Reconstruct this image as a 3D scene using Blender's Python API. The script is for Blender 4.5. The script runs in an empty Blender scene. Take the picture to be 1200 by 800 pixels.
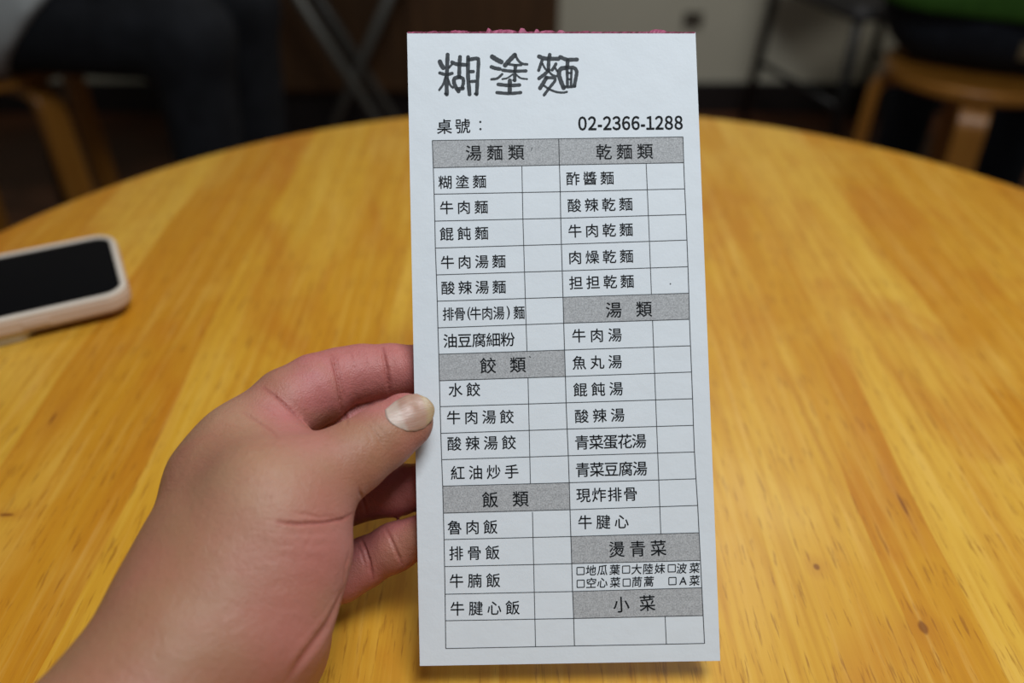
import bpy, bmesh, math, random
import numpy as np
from mathutils import Vector, Matrix
from mathutils.bvhtree import BVHTree

S = bpy.context.scene
COL = S.collection
random.seed(7)
rng = np.random.default_rng(7)

# ------------------------------------------------------------------ camera, light, exposure
CAM_Z = 1.005
PITCH = math.radians(35.0)
FPX = 1000.0
cam_d = bpy.data.cameras.new('camera')
cam_d.sensor_width = 36.0
cam_d.lens = 30.0
cam_d.clip_start = 0.01
cam_d.dof.use_dof = True
cam_d.dof.focus_distance = 0.303
cam_d.dof.aperture_fstop = 4.8
cam = bpy.data.objects.new('camera', cam_d)
cam.location = (0, 0, CAM_Z)
cam.rotation_euler = (math.pi / 2 - PITCH, 0, 0)
COL.objects.link(cam)
S.camera = cam

S.view_settings.view_transform = 'Standard'
S.view_settings.look = 'None'
S.view_settings.gamma = 1.0
S.view_settings.use_curve_mapping = False
S.view_settings.exposure = 0.0

w = bpy.data.worlds.new('world')
S.world = w
w.use_nodes = True
w.node_tree.nodes['Background'].inputs[0].default_value = (0.80, 0.88, 1.0, 1)
w.node_tree.nodes['Background'].inputs[1].default_value = 0.10


def area(name, loc, target, size, power, color):
    d = bpy.data.lights.new(name, 'AREA')
    d.shape = 'RECTANGLE'
    d.size, d.size_y = size
    d.energy = power
    d.color = color
    o = bpy.data.objects.new(name, d)
    o.location = loc
    o.rotation_euler = (Vector(target) - Vector(loc)).to_track_quat('-Z', 'Y').to_euler()
    COL.objects.link(o)
    return o


area('ceiling_light', (0.26, 0.02, 1.95), (0.05, 0.2, 0.73), (0.6, 0.4), 15.5, (0.95, 0.98, 1.0))
area('back_wall_fill', (0.6, 1.75, 2.5), (0.6, 2.2, 0.3), (0.6, 0.4), 15, (1.0, 0.97, 0.92))  # added fill lamp, no visible fixture, aimed to brighten the back wall

# ------------------------------------------------------------------ geometry helpers
CR = Vector((1, 0, 0))
CU = Vector((0, math.sin(PITCH), math.cos(PITCH)))
CF = Vector((0, math.cos(PITCH), -math.sin(PITCH)))
CO = Vector((0, 0, CAM_Z))


def P(px, py, d):
    """point seen at (px, py) of the 1200x800 frame, d metres along the view axis"""
    return CO + CR * ((px - 600) / FPX * d) + CU * (-(py - 400) / FPX * d) + CF * d


def on_plane_z(px, py, z):
    r = P(px, py, 1.0) - CO
    return CO + r * ((z - CAM_Z) / r.z)


def on_plane_y(px, py, y):
    r = P(px, py, 1.0) - CO
    return CO + r * (y / r.y)


def link(o, parent=None):
    COL.objects.link(o)
    if parent is not None:
        o.parent = parent
    return o


def mesh_obj(name, verts, faces, mat, parent=None, smooth=False):
    m = bpy.data.meshes.new(name)
    m.from_pydata([tuple(v) for v in verts], [], [tuple(f) for f in faces])
    m.update()
    if mat:
        m.materials.append(mat)
    if smooth:
        m.polygons.foreach_set('use_smooth', [True] * len(m.polygons))
    return link(bpy.data.objects.new(name, m), parent)


def bm_obj(name, bm, mat, parent=None, smooth=False, bevel=0, segs=2):
    if bevel:
        bmesh.ops.bevel(bm, geom=list(bm.edges), offset=bevel, segments=segs, affect='EDGES', profile=0.5)
    bmesh.ops.recalc_face_normals(bm, faces=bm.faces)
    m = bpy.data.meshes.new(name)
    bm.to_mesh(m)
    bm.free()
    if mat:
        m.materials.append(mat)
    if smooth:
        m.polygons.foreach_set('use_smooth', [True] * len(m.polygons))
    return link(bpy.data.objects.new(name, m), parent)


def add_box(bm, lo, hi, M=None):
    vs = []
    for z in (lo[2], hi[2]):
        for x, y in ((lo[0], lo[1]), (hi[0], lo[1]), (hi[0], hi[1]), (lo[0], hi[1])):
            v = Vector((x, y, z))
            vs.append(bm.verts.new(M @ v if M else v))
    for f in ((3, 2, 1, 0), (4, 5, 6, 7), (0, 1, 5, 4), (1, 2, 6, 5), (2, 3, 7, 6), (3, 0, 4, 7)):
        bm.faces.new([vs[i] for i in f])


def box(name, lo, hi, mat, parent=None, bevel=0.0, M=None):
    bm = bmesh.new()
    add_box(bm, lo, hi, M)
    return bm_obj(name, bm, mat, parent, bevel=bevel)


def add_tube(bm, pts, r, seg=12, prof=None):
    """sweep a circle (or a 2-D profile) along a polyline"""
    pts = [Vector(p) for p in pts]
    n = len(pts)
    rings = []
    prev = None
    for i, p in enumerate(pts):
        t = (pts[min(i + 1, n - 1)] - pts[max(i - 1, 0)]).normalized()
        if prev is None:
            a = Vector((0, 0, 1)) if abs(t.z) < 0.9 else Vector((0, 1, 0))
            x = t.cross(a).normalized()
        else:
            x = (prev - t * prev.dot(t)).normalized()
        prev = x
        y = t.cross(x)
        ri = r[i] if isinstance(r, (list, tuple)) else r
        if prof:
            ring = [bm.verts.new(p + x * a + y * b) for a, b in prof]
        else:
            ring = [bm.verts.new(p + (x * math.cos(2 * math.pi * k / seg) + y * math.sin(2 * math.pi * k / seg)) * ri) for k in range(seg)]
        rings.append(ring)
    k = len(rings[0])
    for a, b in zip(rings, rings[1:]):
        for j in range(k):
            bm.faces.new((a[j], a[(j + 1) % k], b[(j + 1) % k], b[j]))
    bm.faces.new(list(reversed(rings[0])))
    bm.faces.new(rings[-1])


def add_lathe(bm, prof, seg=96, c=(0, 0, 0)):
    rings = []
    for r, z in prof:
        if r < 1e-6:
            rings.append([bm.verts.new((c[0], c[1], c[2] + z))])
        else:
            rings.append([bm.verts.new((c[0] + r * math.cos(2 * math.pi * k / seg), c[1] + r * math.sin(2 * math.pi * k / seg), c[2] + z)) for k in range(seg)])
    for a, b in zip(rings, rings[1:]):
        for j in range(seg):
            j2 = (j + 1) % seg
            if len(a) == 1 and len(b) == 1:
                continue
            if len(a) == 1:
                bm.faces.new((a[0], b[j2], b[j]))
            elif len(b) == 1:
                bm.faces.new((a[j], a[j2], b[0]))
            else:
                bm.faces.new((a[j], a[j2], b[j2], b[j]))


def rounded_rect(x0, y0, x1, y1, r, n=10):
    out = []
    for cx, cy, a0 in ((x1 - r, y0 + r, -90), (x1 - r, y1 - r, 0), (x0 + r, y1 - r, 90), (x0 + r, y0 + r, 180)):
        for k in range(n + 1):
            a = math.radians(a0 + 90 * k / n)
            out.append((cx + r * math.cos(a), cy + r * math.sin(a)))
    return out


def add_stack(bm, layers):
    """closed solid through same-count outlines [(outline, z)...]"""
    rings = [[bm.verts.new((x, y, z)) for x, y in o] for o, z in layers]
    k = len(rings[0])
    for a, b in zip(rings, rings[1:]):
        for j in range(k):
            bm.faces.new((a[j], a[(j + 1) % k], b[(j + 1) % k], b[j]))
    bm.faces.new(list(reversed(rings[0])))
    bm.faces.new(rings[-1])


def thing(name, label, cat, loc=(0, 0, 0), rotz=0.0, group=None):
    o = bpy.data.objects.new(name, None)
    o.empty_display_size = 0.05
    o.location = loc
    o.rotation_euler = (0, 0, rotz)
    COL.objects.link(o)
    return tag(o, label, cat, group)


def tag(o, label, cat, group=None):
    o['label'] = label
    o['category'] = cat
    if group:
        o['group'] = group
    return o


def structure(o):
    o['kind'] = 'structure'
    return o


def copy_tree(o, parent=None):
    c = o.copy()
    COL.objects.link(c)
    if parent is not None:
        c.parent = parent
    for ch in list(o.children):
        copy_tree(ch, c)
    return c


# ------------------------------------------------------------------ implicit surfaces (bodies)
class Field:
    def __init__(self, lo, hi, h):
        self.lo = np.array(lo, float)
        self.h = h
        self.n = np.ceil((np.array(hi) - self.lo) / h).astype(int) + 1
        self.F = np.full(self.n, 0.06, np.float32)

    def sub(self, lo, hi):
        a = np.clip(np.floor((np.array(lo) - self.lo) / self.h).astype(int), 0, self.n)
        b = np.clip(np.ceil((np.array(hi) - self.lo) / self.h).astype(int) + 1, 0, self.n)
        ax = [(self.lo[i] + self.h * np.arange(a[i], b[i])).astype(np.float32) for i in range(3)]
        g = np.meshgrid(*ax, indexing='ij')
        return tuple(slice(a[i], b[i]) for i in range(3)), g

    def cone(self, a, b, r1, r2, k, op='add', squash=None):
        """smooth-union a round cone a..b with radii r1..r2"""
        a = np.array(a, np.float32)
        b = np.array(b, np.float32)
        m = max(r1, r2) + max(2 * k, 0.012)
        if squash is not None:
            m *= 1.3
        sl, (X, Y, Z) = self.sub(np.minimum(a, b) - m, np.maximum(a, b) + m)
        if X.size == 0:
            return
        ba = b - a
        px, py, pz = X - a[0], Y - a[1], Z - a[2]
        if squash is not None:
            ax, s = squash
            ax = np.array(ax, np.float32)
            ax /= np.linalg.norm(ax)
            q = px * ax[0] + py * ax[1] + pz * ax[2]
            f = (1 / s - 1)
            px, py, pz = px + ax[0] * q * f, py + ax[1] * q * f, pz + ax[2] * q * f
            q2 = float(np.dot(ba, ax))
            ba = ba + ax * q2 * f
        l2 = float(ba @ ba)
        if l2 < 1e-12:
            d = np.sqrt(px * px + py * py + pz * pz) - r1
        else:
            t = np.clip((px * ba[0] + py * ba[1] + pz * ba[2]) / l2, 0, 1)
            d = np.sqrt((px - ba[0] * t) ** 2 + (py - ba[1] * t) ** 2 + (pz - ba[2] * t) ** 2) - (r1 + (r2 - r1) * t)
        self.merge(sl, d, k, op)

    def merge(self, sl, d, k, op='add'):
        A = self.F[sl]
        if op == 'add':
            hh = np.maximum(k - np.abs(A - d), 0) / max(k, 1e-6)
            self.F[sl] = np.minimum(A, d) - hh * hh * k * 0.25
        else:
            d = -d
            hh = np.maximum(k - np.abs(A - d), 0) / max(k, 1e-6)
            self.F[sl] = np.maximum(A, d) + hh * hh * k * 0.25

    def grid(self):
        ax = [(self.lo[i] + self.h * np.arange(self.n[i])).astype(np.float32) for i in range(3)]
        return np.meshgrid(*ax, indexing='ij', sparse=True)

    def mesh(self):
        F = self.F
        nx, ny, nz = F.shape
        ins = F < 0
        c = [(i, j, k) for i in (0, 1) for j in (0, 1) for k in (0, 1)]

        def sh(A, o):
            return A[o[0]:nx - 1 + o[0], o[1]:ny - 1 + o[1], o[2]:nz - 1 + o[2]]
        cnt = sum(sh(ins, o).astype(np.int8) for o in c)
        act = np.argwhere((cnt > 0) & (cnt < 8))
        ids = -np.ones((nx - 1, ny - 1, nz - 1), np.int64)
        ids[act[:, 0], act[:, 1], act[:, 2]] = np.arange(len(act))
        pos = np.zeros((len(act), 3))
        num = np.zeros(len(act))
        val = {o: F[act[:, 0] + o[0], act[:, 1] + o[1], act[:, 2] + o[2]].astype(float) for o in c}
        for o in c:
            for axis in range(3):
                if o[axis]:
                    continue
                o2 = tuple(1 if q == axis else o[q] for q in range(3))
                a, b = val[o], val[o2]
                m = (a < 0) != (b < 0)
                t = np.where(m, a / np.where(m, a - b, 1), 0)
                p = np.array(o, float)[None, :].repeat(len(act), 0)
                p[:, axis] = t
                pos[m] += p[m]
                num[m] += 1
        V = self.lo + self.h * (act + pos / num[:, None])
        faces = []
        for axis in range(3):
            u, v = (axis + 1) % 3, (axis + 2) % 3
            s0 = [slice(None)] * 3
            s1 = [slice(None)] * 3
            s0[axis] = slice(0, -1)
            s1[axis] = slice(1, None)
            cr = np.argwhere(ins[tuple(s0)] != ins[tuple(s1)])
            ok = (cr[:, u] > 0) & (cr[:, v] > 0) & (cr[:, u] < F.shape[u] - 1) & (cr[:, v] < F.shape[v] - 1)
            cr = cr[ok]
            first = ins[cr[:, 0], cr[:, 1], cr[:, 2]]

            def at(du, dv):
                q = cr.copy()
                q[:, u] += du
                q[:, v] += dv
                return ids[q[:, 0], q[:, 1], q[:, 2]]
            Q = np.stack([at(-1, -1), at(0, -1), at(0, 0), at(-1, 0)], 1)
            Q[~first] = Q[~first][:, ::-1]
            faces.append(Q)
        return V, np.concatenate(faces)


def np_mesh(name, V, Fq):
    m = bpy.data.meshes.new(name)
    m.vertices.add(len(V))
    m.vertices.foreach_set('co', np.asarray(V, np.float32).ravel())
    m.loops.add(Fq.size)
    m.loops.foreach_set('vertex_index', Fq.ravel().astype(np.int32))
    m.polygons.add(len(Fq))
    m.polygons.foreach_set('loop_start', np.arange(0, Fq.size, 4, dtype=np.int32))
    m.polygons.foreach_set('use_smooth', np.ones(len(Fq), bool))
    m.update(calc_edges=True)
    m.validate()
    return m


def relax(V, Fq, it, lam=0.5):
    E = np.concatenate([Fq[:, [0, 1]], Fq[:, [1, 2]], Fq[:, [2, 3]], Fq[:, [3, 0]]])
    V = V.copy()
    for i in range(it):
        acc = np.zeros_like(V)
        cn = np.zeros(len(V))
        for a, b in ((0, 1), (1, 0)):
            for ax in range(3):
                acc[:, ax] += np.bincount(E[:, a], V[E[:, b], ax], len(V))
            cn += np.bincount(E[:, a], minlength=len(V))
        L = acc / np.maximum(cn, 1)[:, None] - V
        V += (lam if i % 2 == 0 else -lam * 1.02) * L
    return V


# ------------------------------------------------------------------ materials
class Nodes:
    def __init__(self, name):
        self.m = bpy.data.materials.new(name)
        self.m.use_nodes = True
        self.t = self.m.node_tree
        self.b = self.t.nodes['Principled BSDF']

    def n(self, kind, **kw):
        x = self.t.nodes.new(kind)
        for k, v in kw.items():
            if hasattr(x, k):
                setattr(x, k, v)
            else:
                x.inputs[k].default_value = v
        return x

    def l(self, a, b):
        self.t.links.new(a, b)

    def math(self, op, a, b=None, c=None):
        x = self.n('ShaderNodeMath', operation=op)
        for i, q in enumerate((a, b, c)):
            if q is None:
                continue
            if isinstance(q, (int, float)):
                x.inputs[i].default_value = q
            else:
                self.l(q, x.inputs[i])
        return x.outputs[0]

    def ramp(self, fac, stops, interp='LINEAR'):
        r = self.n('ShaderNodeValToRGB')
        r.color_ramp.interpolation = interp
        e = r.color_ramp.elements
        while len(e) < len(stops):
            e.new(0.5)
        for q, (p, c) in zip(e, stops):
            q.position = p
            q.color = (*c, 1)
        self.l(fac, r.inputs[0])
        return r.outputs[0]

    def mix(self, fac, a, b, mode='MIX'):
        x = self.n('ShaderNodeMix', data_type='RGBA', blend_type=mode)
        for s, q in ((x.inputs[0], fac), (x.inputs[6], a), (x.inputs[7], b)):
            if isinstance(q, (int, float)):
                s.default_value = q
            elif isinstance(q, tuple):
                s.default_value = (*q, 1)
            else:
                self.l(q, s)
        return x.outputs[2]

    def bump(self, height, strength, dist):
        x = self.n('ShaderNodeBump')
        x.inputs['Strength'].default_value = strength
        x.inputs['Distance'].default_value = dist
        self.l(height, x.inputs['Height'])
        self.l(x.outputs[0], self.b.inputs['Normal'])
        return x

    def noise(self, vec, scale, detail=4, rough=0.5, dist=0.0):
        x = self.n('ShaderNodeTexNoise')
        x.inputs['Scale'].default_value = scale
        x.inputs['Detail'].default_value = detail
        x.inputs['Roughness'].default_value = rough
        x.inputs['Distortion'].default_value = dist
        if vec is not None:
            self.l(vec, x.inputs['Vector'])
        return x.outputs['Fac']

    def obj(self, scale=(1, 1, 1)):
        c = self.n('ShaderNodeTexCoord')
        mp = self.n('ShaderNodeMapping')
        mp.inputs['Scale'].default_value = scale
        self.l(c.outputs['Object'], mp.inputs['Vector'])
        return mp.outputs[0]


def plain(name, col, rough=0.5, metal=0.0, var=0.06, scale=40, spec=0.5, bump=0.0):
    k = Nodes(name)
    f = k.noise(k.obj(), scale, 3)
    c1 = tuple(max(0, c * (1 - var)) for c in col)
    c2 = tuple(min(1, c * (1 + var)) for c in col)
    k.l(k.ramp(f, [(0.3, c1), (0.7, c2)]), k.b.inputs['Base Color'])
    k.b.inputs['Roughness'].default_value = rough
    k.b.inputs['Metallic'].default_value = metal
    k.b.inputs['Specular IOR Level'].default_value = spec
    if bump:
        k.bump(f, bump, 0.002)
    return k.m


def wood_table():
    k = Nodes('table_wood')
    co = k.n('ShaderNodeTexCoord').outputs['Object']
    sep = k.n('ShaderNodeSeparateXYZ')
    k.l(co, sep.inputs[0])
    X, Y = sep.outputs[0], sep.outputs[1]
    wob = k.noise(co, 4.0, 3)
    Xw = k.math('ADD', X, k.math('MULTIPLY', k.math('SUBTRACT', wob, 0.5), 0.020))
    bi = k.math('FLOOR', k.math('DIVIDE', k.math('ADD', Xw, 1.0065), 0.0655))
    wn0 = k.n('ShaderNodeTexWhiteNoise', noise_dimensions='1D')
    # board edges (metres across the table) and how light each board is
    boards = [(-0.50, .30), (-0.365, .20), (-0.300, .78), (-0.240, .22), (-0.172, .62), (-0.115, .42), (-0.074, .74), (-0.004, .50), (0.064, .66),
              (0.150, .34), (0.176, .88), (0.246, .30), (0.300, .52), (0.362, .12), (0.425, .4)]
    rp = k.n('ShaderNodeValToRGB')
    rp.color_ramp.interpolation = 'CONSTANT'
    while len(rp.color_ramp.elements) < len(boards):
        rp.color_ramp.elements.new(0.5)
    for i, (bx_, tn) in enumerate(boards):
        rp.color_ramp.elements[i].position = (bx_ + 0.5)
        rp.color_ramp.elements[i].color = (tn, tn, tn, 1)
    k.l(k.math('ADD', Xw, 0.5 + TABLE[0]), rp.inputs[0])
    btone = k.n('ShaderNodeSeparateColor')
    k.l(rp.outputs[0], btone.inputs[0])
    tone = btone.outputs[0]
    # grain: stretched along the board, shifted per board
    off = k.n('ShaderNodeCombineXYZ')
    k.l(k.math('MULTIPLY', tone, 7.0), off.inputs[0])
    k.l(k.math('MULTIPLY', tone, 13.0), off.inputs[1])
    add = k.n('ShaderNodeVectorMath', operation='ADD')
    k.l(co, add.inputs[0])
    k.l(off.outputs[0], add.inputs[1])

    def st(sx, sy):
        mp = k.n('ShaderNodeMapping')
        mp.inputs['Scale'].default_value = (sx, sy, 1)
        k.l(add.outputs[0], mp.inputs['Vector'])
        return mp.outputs[0]
    broad = k.noise(st(34, 3.2), 1.0, 4, 0.55, 0.6)
    fine = k.noise(st(260, 9), 1.0, 4, 0.6, 0.3)
    pores = k.noise(st(620, 52), 1.0, 3, 0.6)
    streak = k.noise(st(120, 4.5), 1.0, 4, 0.6, 0.4)
    blotch = k.noise(st(14, 7), 1.0, 3, 0.55, 0.8)
    drift = k.noise(st(22, 3.2), 1.0, 4, 0.55, 0.8)
    tn2 = k.math('ADD', k.math('MULTIPLY', tone, 0.58), k.math('MULTIPLY', drift, 0.46))
    base = k.ramp(tn2, [(0.18, (0.435, 0.165, 0.008)), (0.42, (0.52, 0.245, 0.014)), (0.58, (0.570, 0.305, 0.024)), (0.80, (0.62, 0.362, 0.045))])
    c = k.mix(k.math('MULTIPLY', k.ramp(broad, [(0.42, (0, 0, 0)), (0.70, (1, 1, 1))]), 0.42), base, (0.47, 0.165, 0.010))
    c = k.mix(k.math('MULTIPLY', k.ramp(blotch, [(0.54, (0, 0, 0)), (0.74, (1, 1, 1))]), 0.75), c, (0.41, 0.120, 0.005))
    c = k.mix(k.math('MULTIPLY', k.ramp(blotch, [(0.26, (1, 1, 1)), (0.46, (0, 0, 0))]), 0.45), c, (0.68, 0.415, 0.070))
    c = k.mix(k.math('MULTIPLY', k.ramp(streak, [(0.46, (0, 0, 0)), (0.70, (1, 1, 1))]), 0.30), c, (0.42, 0.150, 0.008))
    c = k.mix(k.math('MULTIPLY', k.ramp(streak, [(0.30, (1, 1, 1)), (0.46, (0, 0, 0))]), 0.26), c, (0.66, 0.42, 0.080))
    c = k.mix(k.math('MULTIPLY', k.ramp(fine, [(0.50, (0, 0, 0)), (0.72, (1, 1, 1))]), 0.42), c, (0.36, 0.125, 0.008))
    c = k.mix(k.math('MULTIPLY', k.ramp(fine, [(0.28, (1, 1, 1)), (0.46, (0, 0, 0))]), 0.25), c, (0.74, 0.48, 0.14))
    c = k.mix(k.math('MULTIPLY', k.ramp(pores, [(0.57, (0, 0, 0)), (0.68, (1, 1, 1))]), 0.55), c, (0.22, 0.070, 0.008))
    # knots and a dark slit where the photo shows them
    for px, py, rx, ry in ((957, 664, 0.0015, 0.0020), (1082, 735, 0.0022, 0.0032), (1058, 591, 0.0009, 0.0080), (62, 490, 0.0010, 0.006), (8, 603, 0.004, 0.0012)):
        p = on_plane_z(px, py, 0.73)
        dx = k.math('DIVIDE', k.math('SUBTRACT', X, p.x - TABLE[0]), rx)
        dy = k.math('DIVIDE', k.math('SUBTRACT', Y, p.y - TABLE[1]), ry)
        q = k.math('SQRT', k.math('ADD', k.math('MULTIPLY', dx, dx), k.math('MULTIPLY', dy, dy)))
        q = k.math('ADD', q, k.math('MULTIPLY', k.math('SUBTRACT', fine, 0.5), 0.9))
        c = k.mix(k.math('MULTIPLY', k.ramp(q, [(0.55, (1, 1, 1)), (1.0, (0, 0, 0))]), 0.75), c, (0.09, 0.022, 0.006))
        c = k.mix(k.math('MULTIPLY', k.ramp(k.math('MULTIPLY', q, 0.25), [(0.2, (1, 1, 1)), (1.0, (0, 0, 0))]), 0.28), c, (0.33, 0.09, 0.010))
    k.l(c, k.b.inputs['Base Color'])
    k.b.inputs['Roughness'].default_value = 0.36
    k.b.inputs['Specular IOR Level'].default_value = 0.28
    k.l(k.ramp(blotch, [(0.2, (0.32,) * 3), (0.8, (0.46,) * 3)]), k.b.inputs['Roughness'])
    k.bump(fine, 0.12, 0.0006)
    return k.m


def wood_simple(name, a, b, rough=0.4):
    k = Nodes(name)
    f = k.noise(k.obj((40, 40, 4)), 1.0, 4, 0.6, 0.6)
    k.l(k.ramp(f, [(0.3, a), (0.7, b)]), k.b.inputs['Base Color'])
    k.b.inputs['Roughness'].default_value = rough
    return k.m


def skin_mat(name, attr=True, base=(0.42, 0.22, 0.13)):
    k = Nodes(name)
    co = k.obj()
    if attr:
        at = k.n('ShaderNodeAttribute', attribute_name='tone')
        c = at.outputs['Color']
    else:
        c = base
    mott = k.noise(co, 90, 4, 0.6)
    c = k.mix(k.math('MULTIPLY', k.ramp(mott, [(0.35, (0, 0, 0)), (0.75, (1, 1, 1))]), 0.25), c, (0.36, 0.115, 0.085))
    big = k.noise(co, 38, 4, 0.6, 0.4)
    c = k.mix(k.math('MULTIPLY', k.ramp(big, [(0.46, (0, 0, 0)), (0.70, (1, 1, 1))]), 0.34), c, (0.37, 0.125, 0.095))
    c = k.mix(k.math('MULTIPLY', k.ramp(big, [(0.28, (1, 1, 1)), (0.46, (0, 0, 0))]), 0.30), c, (0.33, 0.185, 0.105))
    spk = k.noise(co, 420, 3, 0.5)
    c = k.mix(k.math('MULTIPLY', k.ramp(spk, [(0.55, (0, 0, 0)), (0.8, (1, 1, 1))]), 0.22), c, (0.22, 0.088, 0.05))
    k.l(c, k.b.inputs['Base Color'])
    k.b.inputs['Roughness'].default_value = 0.50
    k.b.inputs['Specular IOR Level'].default_value = 0.38
    k.b.inputs['Subsurface Weight'].default_value = 0.12
    k.b.inputs['Subsurface Radius'].default_value = (1.0, 0.35, 0.2)
    k.b.inputs['Subsurface Scale'].default_value = 0.004
    v = k.n('ShaderNodeTexVoronoi')
    v.inputs['Scale'].default_value = 1700
    k.l(co, v.inputs['Vector'])
    wv = k.noise(k.obj((1, 1, 1)), 480, 4, 0.6, 0.5)
    h = k.math('ADD', k.math('MULTIPLY', v.outputs['Distance'], 0.5), wv)
    ln = k.noise(k.obj((1, 1, 1)), 150, 5, 0.7, 1.2)
    h = k.math('ADD', h, k.math('MULTIPLY', ln, 2.2))
    k.bump(h, 0.34, 0.0006)
    return k.m


TABLE = (0.0385, 0.330)
TABLE_R = 0.443
TOP_Z = 0.73

# ------------------------------------------------------------------ the room
def floor_mat():
    k = Nodes('floor_tile')
    co = k.obj()
    br = k.n('ShaderNodeTexBrick')
    br.offset = 0.0
    br.inputs['Scale'].default_value = 1.0
    br.inputs['Mortar Size'].default_value = 0.004
    br.inputs['Brick Width'].default_value = 0.3
    br.inputs['Row Height'].default_value = 0.3
    br.inputs['Color1'].default_value = (0.120, 0.040, 0.011, 1)
    br.inputs['Color2'].default_value = (0.095, 0.031, 0.009, 1)
    br.inputs['Mortar'].default_value = (0.05, 0.03, 0.02, 1)
    k.l(co, br.inputs['Vector'])
    c = k.mix(k.math('MULTIPLY', k.noise(co, 9, 4), 0.5), br.outputs['Color'], (0.07, 0.028, 0.014))
    k.l(c, k.b.inputs['Base Color'])
    k.b.inputs['Roughness'].default_value = 0.5
    return k.m


wall_m = plain('wall_paint', (0.55, 0.53, 0.43), 0.8, var=0.025, scale=4, bump=0.05)
dark_base_m = plain('baseboard_paint', (0.012, 0.008, 0.008), 0.5)
X0, X1, Y0, Y1, ZC = -2.2, 2.2, -1.6, 2.77, 2.7
structure(box('floor', (X0, Y0, -0.05), (X1, Y1, 0), floor_mat()))
structure(box('wall_back', (X0, Y1, 0), (X1, Y1 + 0.1, ZC), wall_m))
structure(box('wall_left', (X0 - 0.1, Y0, 0), (X0, Y1 + 0.1, ZC), wall_m))
structure(box('wall_right', (X1, Y0, 0), (X1 + 0.1, Y1 + 0.1, ZC), wall_m))
structure(box('baseboard_back', (X0, Y1 - 0.015, 0), (X1, Y1, 0.10), dark_base_m, bevel=0.003))

# ------------------------------------------------------------------ the round table
wood_m = wood_table()
tbl = thing('round_table', 'honey-coloured round wooden table in the foreground under the phone and the hand', 'table', (TABLE[0], TABLE[1], 0))
bm = bmesh.new()
th, rr = 0.030, 0.010
prof = [(0, -th)]
for k in range(7):
    a = -math.pi / 2 + math.pi / 2 * k / 6
    prof.append((TABLE_R - rr + rr * math.cos(a), -th + rr + rr * math.sin(a)))
for k in range(7):
    a = math.pi / 2 * k / 6
    prof.append((TABLE_R - rr + rr * math.cos(a), -rr + rr * math.sin(a)))
prof.append((0, 0))
add_lathe(bm, prof, 160)
top = bm_obj('tabletop', bm, wood_m, tbl, smooth=True)
top.location = (0, 0, TOP_Z)
leg_m = wood_simple('table_leg_wood', (0.50, 0.24, 0.05), (0.62, 0.32, 0.08))
bm = bmesh.new()
add_lathe(bm, [(0.30, 0), (0.30, 0.06), (0.285, 0.06), (0.285, 0), (0.30, 0)], 96)
bmesh.ops.remove_doubles(bm, verts=bm.verts, dist=1e-6)
ap = bm_obj('apron', bm, leg_m, tbl)
ap.location = (0, 0, TOP_Z - th - 0.06)
for a in (45, 135, 225, 315):
    bm = bmesh.new()
    c, s = math.cos(math.radians(a)), math.sin(math.radians(a))
    add_tube(bm, [(0.27 * c, 0.27 * s, TOP_Z - th), (0.28 * c, 0.28 * s, 0.5), (0.30 * c, 0.30 * s, 0.0)], [0.026, 0.025, 0.018], 20)
    bm_obj('leg', bm, leg_m, tbl, smooth=True)

# ------------------------------------------------------------------ the order slip
def cv(v):
    return np.array(v[:])


pc = [np.array(((px - 600) / FPX, -(py - 400) / FPX, 1.0)) for px, py in ((477, 38), (815, 38), (844, 774), (492, 780))]
A_ = np.stack([pc[0], -pc[1], pc[2], -pc[3]], 1)
k_ = np.linalg.svd(A_)[2][-1]
k_ = k_ / k_[0]
Q_ = [k_[i] * pc[i] for i in range(4)]
sc_ = 0.105 / np.linalg.norm(Q_[1] - Q_[0])
Q_ = [q * sc_ for q in Q_]
W_ = [CO + CR * q[0] + CU * q[1] + CF * q[2] for q in Q_]
SL_O = W_[0]
SL_U = (W_[1] - W_[0]).normalized()
SL_N = SL_U.cross((W_[0] - W_[3]).normalized()).normalized()      # towards the reader
SL_V = SL_U.cross(SL_N).normalized()                               # down the sheet
if SL_V.dot(W_[3] - W_[0]) < 0:
    SL_V = -SL_V
SLIP = Matrix(((SL_U.x, -SL_V.x, SL_N.x, SL_O.x), (SL_U.y, -SL_V.y, SL_N.y, SL_O.y), (SL_U.z, -SL_V.z, SL_N.z, SL_O.z), (0, 0, 0, 1)))


def uv(px, py):
    """sheet coordinates (x right, y up, metres) of a printed point read from the photo"""
    r = P(px, py, 1.0) - CO
    t = (SL_O - CO).dot(SL_N) / r.dot(SL_N)
    q = CO + r * t - SL_O
    return Vector((q.dot(SL_U), -q.dot(SL_V)))


slip = thing('order_slip', 'white printed noodle-shop order slip held up in the hand', 'menu')
slip.matrix_world = SLIP


def paper_mat():
    k = Nodes('paper')
    co = k.obj()
    f = k.noise(co, 60, 4, 0.55)
    g = k.noise(co, 1200, 2)
    k.l(k.ramp(f, [(0.3, (0.605, 0.657, 0.700)), (0.7, (0.625, 0.677, 0.720))]), k.b.inputs['Base Color'])
    k.b.inputs['Roughness'].default_value = 0.75
    k.b.inputs['Specular IOR Level'].default_value = 0.25
    k.bump(k.math('ADD', k.math('MULTIPLY', f, 2.0), k.math('MULTIPLY', g, 0.15)), 0.18, 0.0012)
    return k.m


ink_m = plain('ink', (0.022, 0.026, 0.030), 0.6, var=0.15, scale=800, spec=0.2)
title_ink_m = plain('title_ink', (0.040, 0.048, 0.055), 0.6, var=0.18, scale=700, spec=0.2)
line_m = plain('rule_ink', (0.060, 0.066, 0.072), 0.6, var=0.2, scale=500, spec=0.2)


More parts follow.
